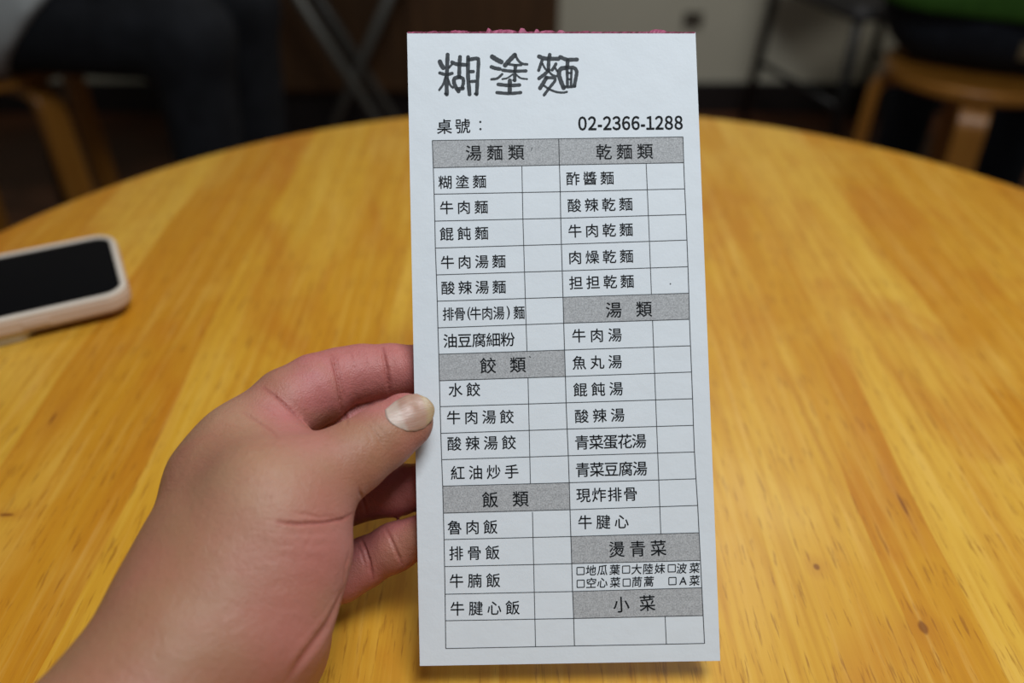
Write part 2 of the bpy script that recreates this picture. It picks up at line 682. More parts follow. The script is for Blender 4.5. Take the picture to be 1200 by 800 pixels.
def band_mat():
    k = Nodes('halftone_grey')
    co = k.obj()
    f = k.noise(co, 1900, 2, 0.7)
    g = k.noise(co, 500, 3, 0.6)
    c = k.ramp(k.math('ADD', k.math('MULTIPLY', f, 0.75), k.math('MULTIPLY', g, 0.25)), [(0.36, (0.25, 0.26, 0.27)), (0.64, (0.46, 0.48, 0.495))])
    k.l(c, k.b.inputs['Base Color'])
    k.b.inputs['Roughness'].default_value = 0.8
    k.b.inputs['Specular IOR Level'].default_value = 0.2
    return k.m


paper_m = paper_mat()
# sheet: fine grid so it can carry a very slight natural waviness away from the print
cs = [Vector(((W_[i] - SL_O).dot(SL_U), -(W_[i] - SL_O).dot(SL_V))) for i in range(4)]
NU, NV = 24, 48
vs, fs = [], []
for side in (0, -0.00035):
    for j in range(NV + 1):
        for i in range(NU + 1):
            a, b = i / NU, j / NV
            q = (cs[0] * (1 - a) + cs[1] * a) * (1 - b) + (cs[3] * (1 - a) + cs[2] * a) * b
            vs.append((q.x, q.y, side))
n1 = (NU + 1) * (NV + 1)
for j in range(NV):
    for i in range(NU):
        a = j * (NU + 1) + i
        fs.append((a, a + NU + 1, a + NU + 2, a + 1))
        fs.append((n1 + a, n1 + a + 1, n1 + a + NU + 2, n1 + a + NU + 1))
rim = [i for i in range(NU + 1)] + [j * (NU + 1) + NU for j in range(1, NV + 1)] + [NV * (NU + 1) + i for i in range(NU - 1, -1, -1)] + [j * (NU + 1) for j in range(NV - 1, 0, -1)]
for a, b in zip(rim, rim[1:] + rim[:1]):
    fs.append((a, b, n1 + b, n1 + a))
mesh_obj('paper_sheet', vs, fs, paper_m, slip)

# pink padding glue left along the torn top edge
glue_m = plain('pink_glue', (0.42, 0.10, 0.19), 0.55, var=0.3, scale=700)
bm = bmesh.new()
bumps = [(508, 5, 1.5), (538, 12, 2.2), (573, 3, 5.0), (590, 16, 3.2), (612, 4, 5.0), (629, 3, 4.0), (641, 9, 2.4), (657, 4, 2.6), (686, 6, 1.6), (771, 10, 3.6)]
N = 150
front, back = [], []
for i in range(N + 1):
    px = 477.5 + (814.5 - 477.5) * i / N
    hgt = 0.25 + 0.4 * abs(math.sin(i * 1.7) * math.sin(i * 0.37)) + random.uniform(0, 0.3)
    for c0, wd, hh in bumps:
        hgt = max(hgt, hh * max(0, 1 - ((px - c0) / wd) ** 4) * random.uniform(0.75, 1.05))
    if px > 790:
        hgt *= 0.5
    lo = uv(px, 38.9)
    hi = uv(px, 38.2 - hgt)
    dz = 0.00035 + 0.0003 * random.random()
    front.append((bm.verts.new((lo.x, lo.y, 0.00012)), bm.verts.new((hi.x, hi.y, 0.0002 + 0.0004 * random.random()))))
    back.append((bm.verts.new((lo.x, lo.y, -0.0006)), bm.verts.new((hi.x, hi.y, -0.0006 - dz))))
for i in range(N):
    (a, b), (c, d) = front[i], front[i + 1]
    (e, f), (g, h) = back[i], back[i + 1]
    bm.faces.new((a, c, d, b))
    bm.faces.new((e, f, h, g))
    bm.faces.new((b, d, h, f))
    bm.faces.new((a, e, g, c))
bm.faces.new((front[0][0], front[0][1], back[0][1], back[0][0]))
bm.faces.new((front[-1][0], back[-1][0], back[-1][1], front[-1][1]))
o = bm_obj('glue_strip', bm, glue_m, slip)
o['label'] = 'ragged pink glue along the top edge'

# --- printed characters
_gl = {}


def glyph(ch, res=3):
    if ch not in _gl:
        c = bpy.data.curves.new('glyph', 'FONT')
        c.body = ch
        c.size = 1
        c.resolution_u = res
        o = bpy.data.objects.new('glyph', c)
        COL.objects.link(o)
        bpy.context.view_layer.update()
        dg = bpy.context.evaluated_depsgraph_get()
        m = bpy.data.meshes.new_from_object(o.evaluated_get(dg))
        _gl[ch] = ([v.co.copy() for v in m.vertices], [tuple(p.vertices) for p in m.polygons])
        bpy.data.objects.remove(o)
        bpy.data.curves.remove(c)
        bpy.data.meshes.remove(m)
    return _gl[ch]


H_BAND, H_LINE, H_TEXT = 0.00003, 0.00005, 0.00008
ASC = {c: None for c in '0123456789-A()'}
ASC.update({chr(ord(c) + 0xFEE0): None for c in '0123456789'})


def text_mesh(name, chars, centres, size_px, mat, parent, sx=1.0, bold=0.0, h=H_TEXT, shear=0.0):
    """chars printed at the given photo pixels; one mesh on the sheet"""
    ps = [uv(*c) for c in centres]
    d = (ps[-1] - ps[0]).normalized() if len(ps) > 1 else (uv(centres[0][0] + 50, centres[0][1] - 0.8) - ps[0]).normalized()
    e = Vector((-d.y, d.x))
    size = (uv(centres[0][0] + size_px, centres[0][1]) - ps[0]).length
    V, Fc = [], []
    offs = [(0, 0)] if not bold else [(bold * math.cos(a), bold * math.sin(a)) for a in [k * math.pi / 4 for k in range(8)]]
    for ch, p in zip(chars, ps):
        gv, gf = glyph(ch)
        xs = [v.x for v in gv]
        ys = [v.y for v in gv]
        if ch in ASC:
            cx, cy = (min(xs) + max(xs)) / 2, (0.35 if ch != '-' else 0.35)
            if ch in '()':
                cx, cy = (min(xs) + max(xs)) / 2, (min(ys) + max(ys)) / 2
        elif ch == '：':
            cx, cy = (min(xs) + max(xs)) / 2, (min(ys) + max(ys)) / 2
        else:
            cx, cy = 0.5, 0.38
        for ox, oy in offs:
            b0 = len(V)
            for v in gv:
                x, y = (v.x - cx) * sx + ox + shear * (v.y - cy), v.y - cy + oy
                q = p + d * (x * size) + e * (y * size)
                V.append((q.x, q.y, h))
            Fc += [tuple(b0 + i for i in f) for f in gf]
    return mesh_obj(name, V, Fc, mat, parent)


def run(a, b, n):
    return [(a[0] + (b[0] - a[0]) * i / max(n - 1, 1), a[1] + (b[1] - a[1]) * i / max(n - 1, 1)) for i in range(n)]


def poly_on_sheet(name, quads, mat, parent, h):
    V, Fc = [], []
    for q in quads:
        b0 = len(V)
        for p in q:
            u_ = uv(*p)
            V.append((u_.x, u_.y, h))
        Fc.append(tuple(range(b0, b0 + len(q))))
    return mesh_obj(name, V, Fc, mat, parent)


# ruled grid: photo readings of the row ends at the left rule, centre rule and right rule
RL = [(506.6, 164.6), (507.8, 196.6), (508.8, 227.5), (509.6, 259.0), (510.2, 290.6), (511.4, 322), (512.4, 352.8), (513.2, 384), (514.2, 415), (515, 446), (515.8, 476.3), (516.6, 507.6), (517.6, 538.4), (518.8, 569.4), (519.6, 601), (520.4, 632), (521, 663.6), (521.6, 696), (522, 727), (522.4, 759.6)]
RM = [(654.7, 162.6), (655.6, 193.2), (656.6, 224.6), (657.1, 255.6), (657.9, 286.2), (658.9, 317.3), (659.8, 348.2), (660.6, 378.6), (661.6, 410), (662.6, 441), (663.4, 471.8), (664.6, 502.6), (666.0, 533.8), (667.1, 565.4), (668, 597), (669, 628.4), (670, 660.2), (671, 692.8), (672.3, 724.4), (673.2, 756.6)]
RR = [(800.4, 160.4), (801.2, 190.6), (802.4, 221.2), (803.8, 251.3), (805, 281.2), (806.2, 312.4), (807.2, 343.4), (808, 374), (809.2, 405), (810.4, 435.7), (811.6, 467), (812.6, 498.2), (813.8, 529.4), (815.6, 560.8), (817.6, 592), (819.2, 624), (820.8, 656.4), (822.4, 688.4), (824, 721), (825.6, 753.6)]


def seg_quad(a, b, wpx):
    d = Vector((b[0] - a[0], b[1] - a[1])).normalized()
    n = Vector((-d.y, d.x)) * (wpx / 2)
    return [(a[0] + n.x, a[1] + n.y), (a[0] - n.x, a[1] - n.y), (b[0] - n.x, b[1] - n.y), (b[0] + n.x, b[1] + n.y)]


LW = 0.95
rules = []
for i in range(20):
    rules.append(seg_quad(RL[i], RM[i], LW))
    rules.append(seg_quad(RM[i], RR[i], LW))
for R_ in (RL, RM, RR):
    for a, b in zip(R_, R_[1:]):
        rules.append(seg_quad(a, b, 1.05))


def vline(pts):
    for a, b in zip(pts, pts[1:]):
        rules.append(seg_quad(a, b, LW))


vline([(611.6, 194.2), (612.8, 256), (616.6, 382), (617.6, 411.6)])
vline([(618.8, 442.6), (621.6, 566.6)])
vline([(624, 599.6), (627.6, 757.6)])
vline([(757.2, 191.4), (760.6, 270), (763.4, 344.6)])
vline([(764.7, 375), (774.4, 624.8)])
vline([(779.4, 722), (780.9, 754.6)])
poly_on_sheet('ruled_grid', rules, line_m, slip, H_LINE)

heads = [
    ((RL, RM), 0, '湯麵類', (555, 179.2), (604.8, 178.4)),
    ((RM, RR), 0, '乾麵類', (707.6, 178.0), (755.8, 177.2)),
    ((RM, RR), 6, '湯類', (719.2, 363.0), (754.6, 362.0)),
    ((RL, RM), 8, '餃類', (572, 428.2), (606.8, 427.2)),
    ((RL, RM), 13, '飯類', (574.4, 585.2), (610, 584.2)),
    ((RM, RR), 15, '燙青菜', (722.8, 643.4), (771.6, 641.8)),
    ((RM, RR), 17, '小菜', (728, 708), (758.6, 706.4)),
]
head_m = band_mat()
for (A, B), i, s, a, b in heads:
    bnd = poly_on_sheet('heading_band', [[A[i], A[i + 1], B[i + 1], B[i]]], head_m, slip, H_BAND)
    bnd['label'] = 'grey heading band reading ' + s
    text_mesh('heading_text', s, run(a, b, len(s)), 19.6, ink_m, bnd, bold=0.009)

items = [
    ('糊塗麵', (521.8, 213.4), (562, 212.6), 16.8), ('牛肉麵', (523.4, 243.2), (564, 242.4), 16.8), ('餛飩麵', (523.4, 274), (564.4, 273), 16.8),
    ('牛肉湯麵', (524.4, 307.2), (584.7, 306), 16.8), ('酸辣湯麵', (525, 337.2), (585, 336), 16.8), ('油豆腐細粉', (527.8, 399.2), (595, 397.4), 17.6),
    ('水餃', (533.8, 456.6), (554.7, 456.2), 17.2), ('牛肉湯餃', (531.6, 489), (594, 488), 17.2), ('酸辣湯餃', (532.4, 519.6), (596.4, 518.2), 17.4),
    ('紅油炒手', (536.4, 553.8), (599.6, 552.2), 17.4), ('魯肉飯', (532.8, 617.8), (574.8, 617), 17.4), ('排骨飯', (534.6, 648), (577.2, 647), 17.4),
    ('牛腩飯', (535, 680.4), (578, 679.6), 17.4), ('牛腱心飯', (536, 712.8), (600.8, 711.6), 17.4),
    ('酢醬麵', (671.4, 209.2), (711.5, 208.4), 16.8), ('酸辣乾麵', (673, 240.6), (733.4, 239), 16.8), ('牛肉乾麵', (673.8, 270.6), (733.8, 268.9), 16.8),
    ('肉燥乾麵', (674, 301.6), (734.2, 300), 16.8), ('担担乾麵', (675, 331.2), (735, 329.4), 16.8), ('牛肉湯', (678.4, 393.2), (720.6, 392.2), 17.0),
    ('魚丸湯', (678.8, 424.8), (720.8, 423.6), 17.0), ('餛飩湯', (680, 456.4), (722, 455.2), 17.0), ('酸辣湯', (681.6, 487.4), (723.8, 486), 17.0),
    ('青菜蛋花湯', (682, 518.2), (749, 516.4), 17.8), ('青菜豆腐湯', (682.8, 550.2), (750, 548.6), 17.8), ('現炸排骨', (683.6, 580), (738.8, 578.4), 17.4),
    ('牛腱心', (685.6, 611.6), (728.4, 610.8), 17.4),
]
for s, a, b, z in items:
    text_mesh('dish_name', s, run(a, b, len(s)), z, ink_m, slip, bold=0.009)
# the condensed line with brackets
s = '排骨(牛肉湯)麵'
xs = [525.4, 538.9, 549.6, 557.4, 571.0, 584.6, 595.6, 608.4]
text_mesh('dish_name', s, [(x, 367.8 - (x - 525) * 0.022) for x in xs], 16.6, ink_m, slip, sx=0.84, bold=0.009)
text_mesh('table_number_text', '桌號', [(520.8, 148.2), (542.2, 147.6)], 18.6, ink_m, slip, bold=0.009)
text_mesh('table_number_text', '：', [(563, 147.0)], 17.5, ink_m, slip)
s = '02-2366-1288'
xs = [682.6, 694.0, 703.0, 711.6, 722.5, 733.7, 744.8, 753.4, 762.0, 772.6, 783.8, 795.2]
text_mesh('phone_number', ''.join(chr(ord(c) + 0xFEE0) if c.isdigit() else c for c in s), [(x, 145.0 - (x - 682) * 0.008) for x in xs], 21.0, ink_m, slip, sx=0.80, bold=0.024)
# vegetables with tick boxes, in a brush-like face
for s, pts in (('地瓜葉', [(692.6, 668), (706, 667.6), (720.5, 667.2)]), ('大陸妹', [(746, 666.6), (759.4, 666.2), (773.3, 665.8)]), ('波菜', [(798.8, 665.6), (814, 665.2)]),
               ('空心菜', [(692.9, 682.8), (706, 682.4), (721, 682)]), ('茼蒿', [(746.4, 681.4), (760.3, 681)]), ('A菜', [(800.5, 680.2), (814, 679.8)])):
    text_mesh('vegetable_name', s, pts, 12.8, ink_m, slip, bold=0.012, shear=0.10)
for x, y in ((680.3, 668.7), (733.7, 667), (787.2, 665.6), (680.5, 683.7), (734.4, 682.3), (788, 680.5)):
    r = 4.2
    c = [(x - r, y - r + .15), (x + r, y - r - .15), (x + r, y + r - .15), (x - r, y + r + .15)]
    poly_on_sheet('tick_box', [seg_quad(c[i], c[(i + 1) % 4], 1.15) for i in range(4)], ink_m, slip, H_TEXT)
# little stray marks of ink
for q in (seg_quad((623.6, 172.5), (622.4, 176.5), 0.8), seg_quad((785.0, 332), (786.2, 333), 1.4), seg_quad((620, 417.5), (622, 418.5), 1.2)):
    poly_on_sheet('ink_speck', [q], line_m, slip, H_TEXT)

# --- hand-lettered shop name, as brush strokes
K_ = 11.43
A0, B0 = (500, 50), (590, 50)
strokes = [
    (A0, [(178, 255), (198, 300), (222, 335)], 52), (A0, [(281, 162), (274, 330), (268, 520), (270, 690)], 47), (A0, [(268, 690), (248, 682)], 28),
    (A0, [(300, 335), (325, 305), (345, 285)], 26), (A0, [(176, 405), (262, 428), (342, 410)], 36), (A0, [(250, 465), (222, 555), (170, 632)], 27),
    (A0, [(285, 480), (315, 565), (352, 603)], 24), (A0, [(340, 262), (400, 286), (535, 298)], 42), (A0, [(447, 192), (440, 300), (436, 455)], 45),
    (A0, [(440, 458), (378, 478), (366, 525), (388, 590), (428, 650)], 46), (A0, [(435, 460), (486, 482), (492, 535), (476, 600)], 40), (A0, [(415, 622), (488, 612)], 42),
    (A0, [(555, 195), (555, 450), (575, 690)], 46), (A0, [(565, 228), (670, 212), (694, 250), (682, 480), (670, 690)], 42), (A0, [(668, 690), (648, 684)], 28),
    (A0, [(580, 388), (625, 387)], 38), (A0, [(585, 521), (650, 516)], 34),
    (A0, [(878, 188), (940, 228), (1000, 258)], 54), (A0, [(868, 324), (920, 342), (980, 352)], 42), (A0, [(868, 490), (945, 478), (1012, 422)], 28),
    (B0, [(152, 165), (95, 222), (22, 302)], 52), (B0, [(158, 165), (200, 240), (255, 282), (318, 290)], 28), (B0, [(60, 285), (150, 300), (238, 298)], 28),
    (B0, [(-10, 368), (120, 382), (302, 378)], 36), (B0, [(162, 308), (152, 400), (152, 505)], 40), (B0, [(150, 508), (132, 502)], 26),
    (B0, [(-15, 487), (50, 474), (124, 424)], 20), (B0, [(165, 422), (230, 474), (318, 487)], 20), (B0, [(86, 508), (84, 660)], 48),
    (B0, [(-70, 558), (80, 573), (215, 566)], 40), (B0, [(-88, 668), (80, 680), (232, 668)], 36),
    (B0, [(476, 185), (560, 212), (738, 216)], 46), (B0, [(620, 162), (606, 250), (602, 372)], 42), (B0, [(518, 235), (498, 295), (472, 370)], 36),
    (B0, [(522, 280), (548, 330), (580, 372)], 24), (B0, [(702, 285), (680, 325), (652, 365)], 36), (B0, [(690, 335), (722, 385)], 24), (B0, [(608, 368), (548, 425), (476, 478)], 40),
    (B0, [(608, 385), (655, 432), (712, 450)], 24), (B0, [(575, 468), (534, 540), (490, 608)], 46), (B0, [(570, 470), (672, 472), (690, 508), (620, 600), (545, 700)], 34),
    (B0, [(540, 572), (610, 620), (710, 660), (800, 668), (850, 658)], 24),
    (B0, [(760, 192), (850, 226), (985, 226)], 44), (B0, [(860, 240), (856, 315)], 44), (B0, [(850, 335), (768, 352), (744, 420), (768, 510), (806, 605)], 50),
    (B0, [(845, 335), (940, 336), (980, 385), (970, 470), (948, 580)], 42), (B0, [(800, 590), (880, 592), (958, 584)], 32),
    (B0, [(852, 350), (858, 580)], 34), (B0, [(912, 350), (904, 580)], 28), (B0, [(860, 406), (905, 406)], 24), (B0, [(860, 490), (905, 490)], 24),
]
V, Fc = [], []
for (ox, oy), pts, wd in strokes:
    pp = [Vector((ox + x / K_, oy + y / K_)) for x, y in pts]
    ext = [pp[0] * 2 - pp[1]] + pp + [pp[-1] * 2 - pp[-2]]
    smp = []
    for i in range(1, len(ext) - 2):
        p0, p1, p2, p3 = ext[i - 1:i + 3]
        for k in range(8):
            t = k / 8
            smp.append(0.5 * (2 * p1 + (p2 - p0) * t + (2 * p0 - 5 * p1 + 4 * p2 - p3) * t * t + (3 * p1 - p0 - 3 * p2 + p3) * t ** 3))
    smp.append(pp[-1])
    r = wd / 2 / K_ * 1.18
    left, right = [], []
    for i, p in enumerate(smp):
        d = (smp[min(i + 1, len(smp) - 1)] - smp[max(i - 1, 0)]).normalized()
        n = Vector((-d.y, d.x)) * r * (1 + 0.06 * math.sin(i * 1.3 + ox))
        left.append(p + n)
        right.append(p - n)
    d0 = (smp[0] - smp[1]).normalized()
    d1 = (smp[-1] - smp[-2]).normalized()

    def cap(c, d):
        n = Vector((-d.y, d.x))
        return [c + (n * math.cos(a) + d * math.sin(a)) * r for a in [math.pi * k / 8 for k in range(9)]]
    for i in range(len(smp) - 1):
        b0 = len(V)
        for q in (left[i], right[i], right[i + 1], left[i + 1]):
            u_ = uv(q.x, q.y)
            V.append((u_.x, u_.y, H_TEXT))
        Fc.append((b0, b0 + 1, b0 + 2, b0 + 3))
    for c, d in ((smp[0], d0), (smp[-1], d1)):
        b0 = len(V)
        ring = cap(c, d)
        for q in ring:
            u_ = uv(q.x, q.y)
            V.append((u_.x, u_.y, H_TEXT))
        Fc.append(tuple(range(b0, b0 + len(ring))))
o = mesh_obj('shop_name', V, Fc, title_ink_m, slip)
o['label'] = 'hand-lettered shop name at the top of the slip'

# ------------------------------------------------------------------ the hand
def hp(px, py, d):
    v = P(px, py, d)
    return np.array(v[:])


def build_hand():
    h = 0.0011
    pts = [hp(-120, 1150, .19), hp(560, 380, .34), hp(560, 760, .33), hp(100, 400, .31), hp(-120, 900, .26), hp(60, 960, .18), np.array((-.19, -.15, .75)), np.array((-.11, -.15, .82))]
    lo = np.min(pts, 0) - 0.012
    hi = np.max(pts, 0) + 0.012
    G = Field(lo, hi, h)
    fw = np.array(CF[:])
    # --- palm, wrist and forearm
    k = 0.012
    elbow = np.array((-.150, -.105, .786))
    G.cone(elbow, hp(-70, 1150, .196), .038, .0335, k)
    G.cone(hp(-70, 1150, .196), hp(64, 965, .224), .0335, .0295, k)
    G.cone(hp(64, 965, .224), hp(204, 792, .252), .0295, .0255, k)
    G.cone(hp(120, 920, .240), hp(230, 770, .266), .0255, .0235, k)
    G.cone(hp(204, 792, .252), hp(228, 690, .268), .0255, .0200, k)
    G.cone(hp(228, 690, .268), hp(253, 568, .293), .0200, .0140, k)
    G.cone(hp(262, 620, .276), hp(290, 560, .282), .0170, .0140, 0.014)
    G.cone(hp(275, 545, .288), hp(322, 515, .294), .0110, .0080, 0.012)
    G.cone(hp(253, 568, .293), hp(284, 520, .297), .0140, .0125, k)
    # other metacarpals, deeper
    G.cone(hp(225, 745, .272), hp(285, 560, .312), .018, .0125, k)
    G.cone(hp(240, 770, .276), hp(310, 612, .318), .018, .0125, k)
    G.cone(hp(265, 790, .272), hp(335, 680, .312), .018, .0120, k)
    # heel of the hand below the thumb
    G.cone(hp(318, 752, .284), hp(270, 850, .258), .0185, .0195, 0.006)
    G.cone(hp(352, 700, .300), hp(318, 752, .284), .0125, .0185, 0.006)
    # ball of the thumb
    G.cone(hp(333, 645, .270), hp(302, 735, .262), .0216, .0225, 0.010)
    G.cone(hp(240, 735, .256), hp(318, 590, .272), .0215, .0182, 0.012)
    # thumb
    G.cone(hp(318, 588, .272), hp(412, 537, .284), .0180, .0116, 0.010)
    G.cone(hp(412, 537, .284), hp(446, 514, .2885), .0116, .0106, 0.004)
    G.cone(hp(446, 514, .2885), hp(474, 494, .2915), .0106, .0099, 0.003, squash=(fw, 0.86))
    # web between thumb and first finger
    G.cone(hp(262, 560, .288), hp(330, 520, .291), .0100, .0065, 0.014)
    # fingers: own field, then blended into the palm
    fp = np.array([hp(*q) for q in ((240, 380, .285), (580, 380, .345), (580, 760, .34), (240, 760, .285), (240, 380, .345), (580, 760, .285))])
    i0 = np.clip(np.floor((fp.min(0) - 0.02 - lo) / h).astype(int), 0, G.n - 1)
    i1 = np.clip(np.ceil((fp.max(0) + 0.02 - lo) / h).astype(int), 1, G.n)
    Fg = Field(lo + h * i0, lo + h * (i1 - 1), h)
    Fg.n = i1 - i0
    Fg.F = np.full(Fg.n, 0.06, np.float32)
    fsl = tuple(slice(i0[q], i1[q]) for q in range(3))
    fingers = [
        [(285, 520, .298, .0128), (338, 474, .304, .0128), (372, 455, .309, .0124), (398, 442, .313, .0104), (424, 437, .3155, .0102), (458, 434, .317, .0095), (500, 433, .3155, .0090), (542, 432, .3135, .0076)],
        [(290, 555, .316, .0120), (395, 499, .3215, .0106), (460, 491, .3205, .0097), (535, 488, .3125, .0078)],
        [(315, 615, .318, .0115), (405, 583, .327, .0105), (464, 574, .321, .0093), (530, 564, .312, .0078)],
        [(340, 690, .313, .0115), (400, 673, .318, .0098), (425, 660, .3175, .0090), (462, 641, .3145, .0086), (520, 615, .3085, .0068)],
    ]
    for f in fingers:
        T = Field.__new__(Field)
        T.lo, T.h, T.n = Fg.lo, Fg.h, Fg.n
        T.F = np.full(Fg.n, 0.06, np.float32)
        for a, b in zip(f, f[1:]):
            T.cone(hp(*a[:3]), hp(*b[:3]), a[3], b[3], 0.003)
        hh = np.maximum(0.0012 - np.abs(Fg.F - T.F), 0) / 0.0012
        Fg.F = np.minimum(Fg.F, T.F) - hh * hh * 0.0012 * 0.25
    X, Y, Z = Fg.grid()
    dep = (X * CF.x + Y * CF.y + (Z - CAM_Z) * CF.z)
    PX = 600 + FPX * (X * CR.x + Y * CR.y + (Z - CAM_Z) * CR.z) / dep
    t = np.clip((PX - 300) / 60, 0, 1).astype(np.float32)
    kk = 0.009 * (1 - t) + 0.0008 * t
    sub = G.F[fsl]
    hh = np.maximum(kk - np.abs(sub - Fg.F), 0) / kk
    sub = np.minimum(sub, Fg.F) - hh * hh * kk * 0.25
    # flatten whatever would reach into the slip: front plane for thumb, back plane for fingers
    on = np.array(SL_O[:], np.float32)
    nn = np.array(SL_N[:], np.float32)
    hgt = (X - on[0]) * nn[0] + (Y - on[1]) * nn[1] + (Z - on[2]) * nn[2]
    slab = np.abs(hgt + 0.0002) - 0.00095          # slot that the sheet passes through
    inx = (X - on[0]) * SL_U.x + (Y - on[1]) * SL_U.y + (Z - on[2]) * SL_U.z
    slab = np.maximum(slab, -(inx - 0.0005))
    G.F[fsl] = np.maximum(sub, -slab.astype(np.float32))
    V, Fq = G.mesh()
    V = relax(V, Fq, 6)
    # keep only the largest shell
    m = np_mesh('hand', V, Fq)
    return m


def subdivided(m):
    o = bpy.data.objects.new('hand_cage', m)
    COL.objects.link(o)
    md = o.modifiers.new('s', 'SUBSURF')
    md.levels = 1
    bpy.context.view_layer.update()
    r = bpy.data.meshes.new_from_object(o.evaluated_get(bpy.context.evaluated_depsgraph_get()))
    bpy.data.objects.remove(o)
    r.name = 'hand'
    return r


skin_m = skin_mat('skin')
hm = build_hand()
bm = bmesh.new()
bm.from_mesh(hm)
# drop stray islands
seen = set()
groups = []
bm.verts.ensure_lookup_table()
for v in bm.verts:
    if v.index in seen:
        continue
    st, comp = [v], []
    seen.add(v.index)
    while st:
        q = st.pop()
        comp.append(q)
        for e in q.link_edges:
            o2 = e.other_vert(q)
            if o2.index not in seen:
                seen.add(o2.index)
                st.append(o2)
    groups.append(comp)
groups.sort(key=len, reverse=True)
for g in groups[1:]:
    bmesh.ops.delete(bm, geom=g, context='VERTS')
bm.to_mesh(hm)
bm.free()
hm = subdivided(hm)
hm.polygons.foreach_set('use_smooth', [True] * len(hm.polygons))
bm = bmesh.new()
bm.from_mesh(hm)
bvh = BVHTree.FromBMesh(bm)
bm.free()


def cast(px, py):
    d = (P(px, py, 1.0) - CO).normalized()
    r = bvh.ray_cast(CO, d)
    return r[0], r[1]


# creases: pixel polylines laid on the skin, pressed in
n = len(hm.vertices)
co = np.zeros(n * 3, np.float32)
hm.vertices.foreach_get('co', co)
co = co.reshape(-1, 3)
no = np.zeros(n * 3, np.float32)
hm.vertex_normals.foreach_get('vector', no)
no = no.reshape(-1, 3)
creases = [
    ([(326, 612), (350, 614), (380, 612), (402, 608), (416, 600)], 1.1, 0.8),
    ([(345, 600), (375, 606), (400, 604)], 0.35, 1.0),
    ([(388, 416), (393, 432), (397, 450), (399, 470), (400, 482)], 1.2, 1.0), ([(393, 418), (399, 438), (403, 462)], 0.7, 0.7), ([(400, 445), (405, 468)], 0.6, 0.7), ([(409, 410), (414, 425), (416, 436)], 0.3, 0.7), ([(425, 409), (429, 422), (430, 432)], 0.3, 0.7),
    ([(448, 408), (451, 425), (453, 442), (456, 460)], 1.1, 1.0), ([(453, 425), (458, 455)], 0.6, 0.7),
    ([(309, 455), (322, 464), (338, 478), (354, 493), (366, 506)], 0.9, 0.7),
    ([(286, 484), (300, 493), (314, 502), (326, 514)], 0.55, 0.9), ([(300, 472), (314, 480), (324, 487)], 0.25, 0.8),
    ([(428, 497), (438, 505), (446, 517), (450, 525)], 0.30, 0.8), ([(420, 500), (430, 508), (438, 520)], 0.25, 0.8), ([(437, 495), (446, 503), (452, 512)], 0.2, 0.7),
    ([(420, 625), (427, 640), (433, 658), (437, 680)], 1.0, 0.9), ([(416, 632), (424, 650), (430, 668)], 0.4, 0.7),
    ([(451, 617), (458, 632), (465, 648), (471, 662)], 0.7, 0.9),
    ([(420, 572), (426, 588), (430, 606)], 0.6, 0.9), ([(404, 480), (406, 500)], 0.6, 0.9),
    ([(320, 640), (345, 636), (372, 638), (395, 634)], 0.10, 2.4), ([(300, 655), (340, 652), (380, 656)], 0.08, 2.6), ([(330, 625), (360, 624), (392, 624)], 0.12, 1.8), ([(402, 690), (392, 715), (384, 732), (365, 758), (338, 795)], 0.9, 2.8),
    ([(310, 690), (350, 684), (385, 686)], 0.08, 2.4), ([(408, 650), (404, 672), (402, 690)], 0.5, 1.6),
    ([(225, 520), (240, 512), (262, 510)], 0.2, 1.2), ([(255, 497), (275, 500), (292, 508)], 0.2, 1.0),
]
press = np.zeros(n, np.float32)
cdist = np.full(n, 1.0, np.float32)
for pts, dep_mm, wid_mm in creases:
    loc = []
    for a, b in zip(pts, pts[1:]):
        L = max(2, int(math.hypot(b[0] - a[0], b[1] - a[1]) / 2))
        for i in range(L):
            t = i / L
            r = cast(a[0] + (b[0] - a[0]) * t, a[1] + (b[1] - a[1]) * t)[0]
            if r is not None:
                loc.append(r[:])
    if not loc:
        continue
    L3 = np.array(loc, np.float32)
    lo3, hi3 = L3.min(0) - 0.006, L3.max(0) + 0.006
    idx = np.where(((co > lo3) & (co < hi3)).all(1))[0]
    D = np.sqrt(((co[idx, None, :] - L3[None]) ** 2).sum(2))
    ends = np.minimum(D.argmin(1), len(L3) - 1 - D.argmin(1)) / max(1, len(L3) * 0.25)
    D = D.min(1)
    f = np.clip(0.25 + ends, 0, 1)
    wv = wid_mm * 0.00062
    press[idx] = np.maximum(press[idx], dep_mm * 0.001 * f * np.exp(-(D / wv) ** 2))
    press[idx] -= dep_mm * 0.001 * 0.22 * f * np.exp(-((D - 2.0 * wv) / (0.9 * wv)) ** 2)
    cdist[idx] = np.minimum(cdist[idx], D + 0.0012 * (1 - np.clip(dep_mm, 0, 1)))
co2 = co - no * press[:, None]
hm.vertices.foreach_set('co', co2.ravel())
hm.update()

# skin tone: tan back of the hand, pinker palm side, finger pads and web
rel = co - np.array(CO[:], np.float32)
dz = rel @ np.array(CF[:], np.float32)
qx = 600 + FPX * (rel @ np.array(CR[:], np.float32)) / dz
qy = 400 - FPX * (rel @ np.array(CU[:], np.float32)) / dz


def blob(cx, cy, rx, ry, ang=0.0):
    c, s = math.cos(math.radians(ang)), math.sin(math.radians(ang))
    a = ((qx - cx) * c + (qy - cy) * s) / rx
    b = (-(qx - cx) * s + (qy - cy) * c) / ry
    return np.exp(-(a * a + b * b))


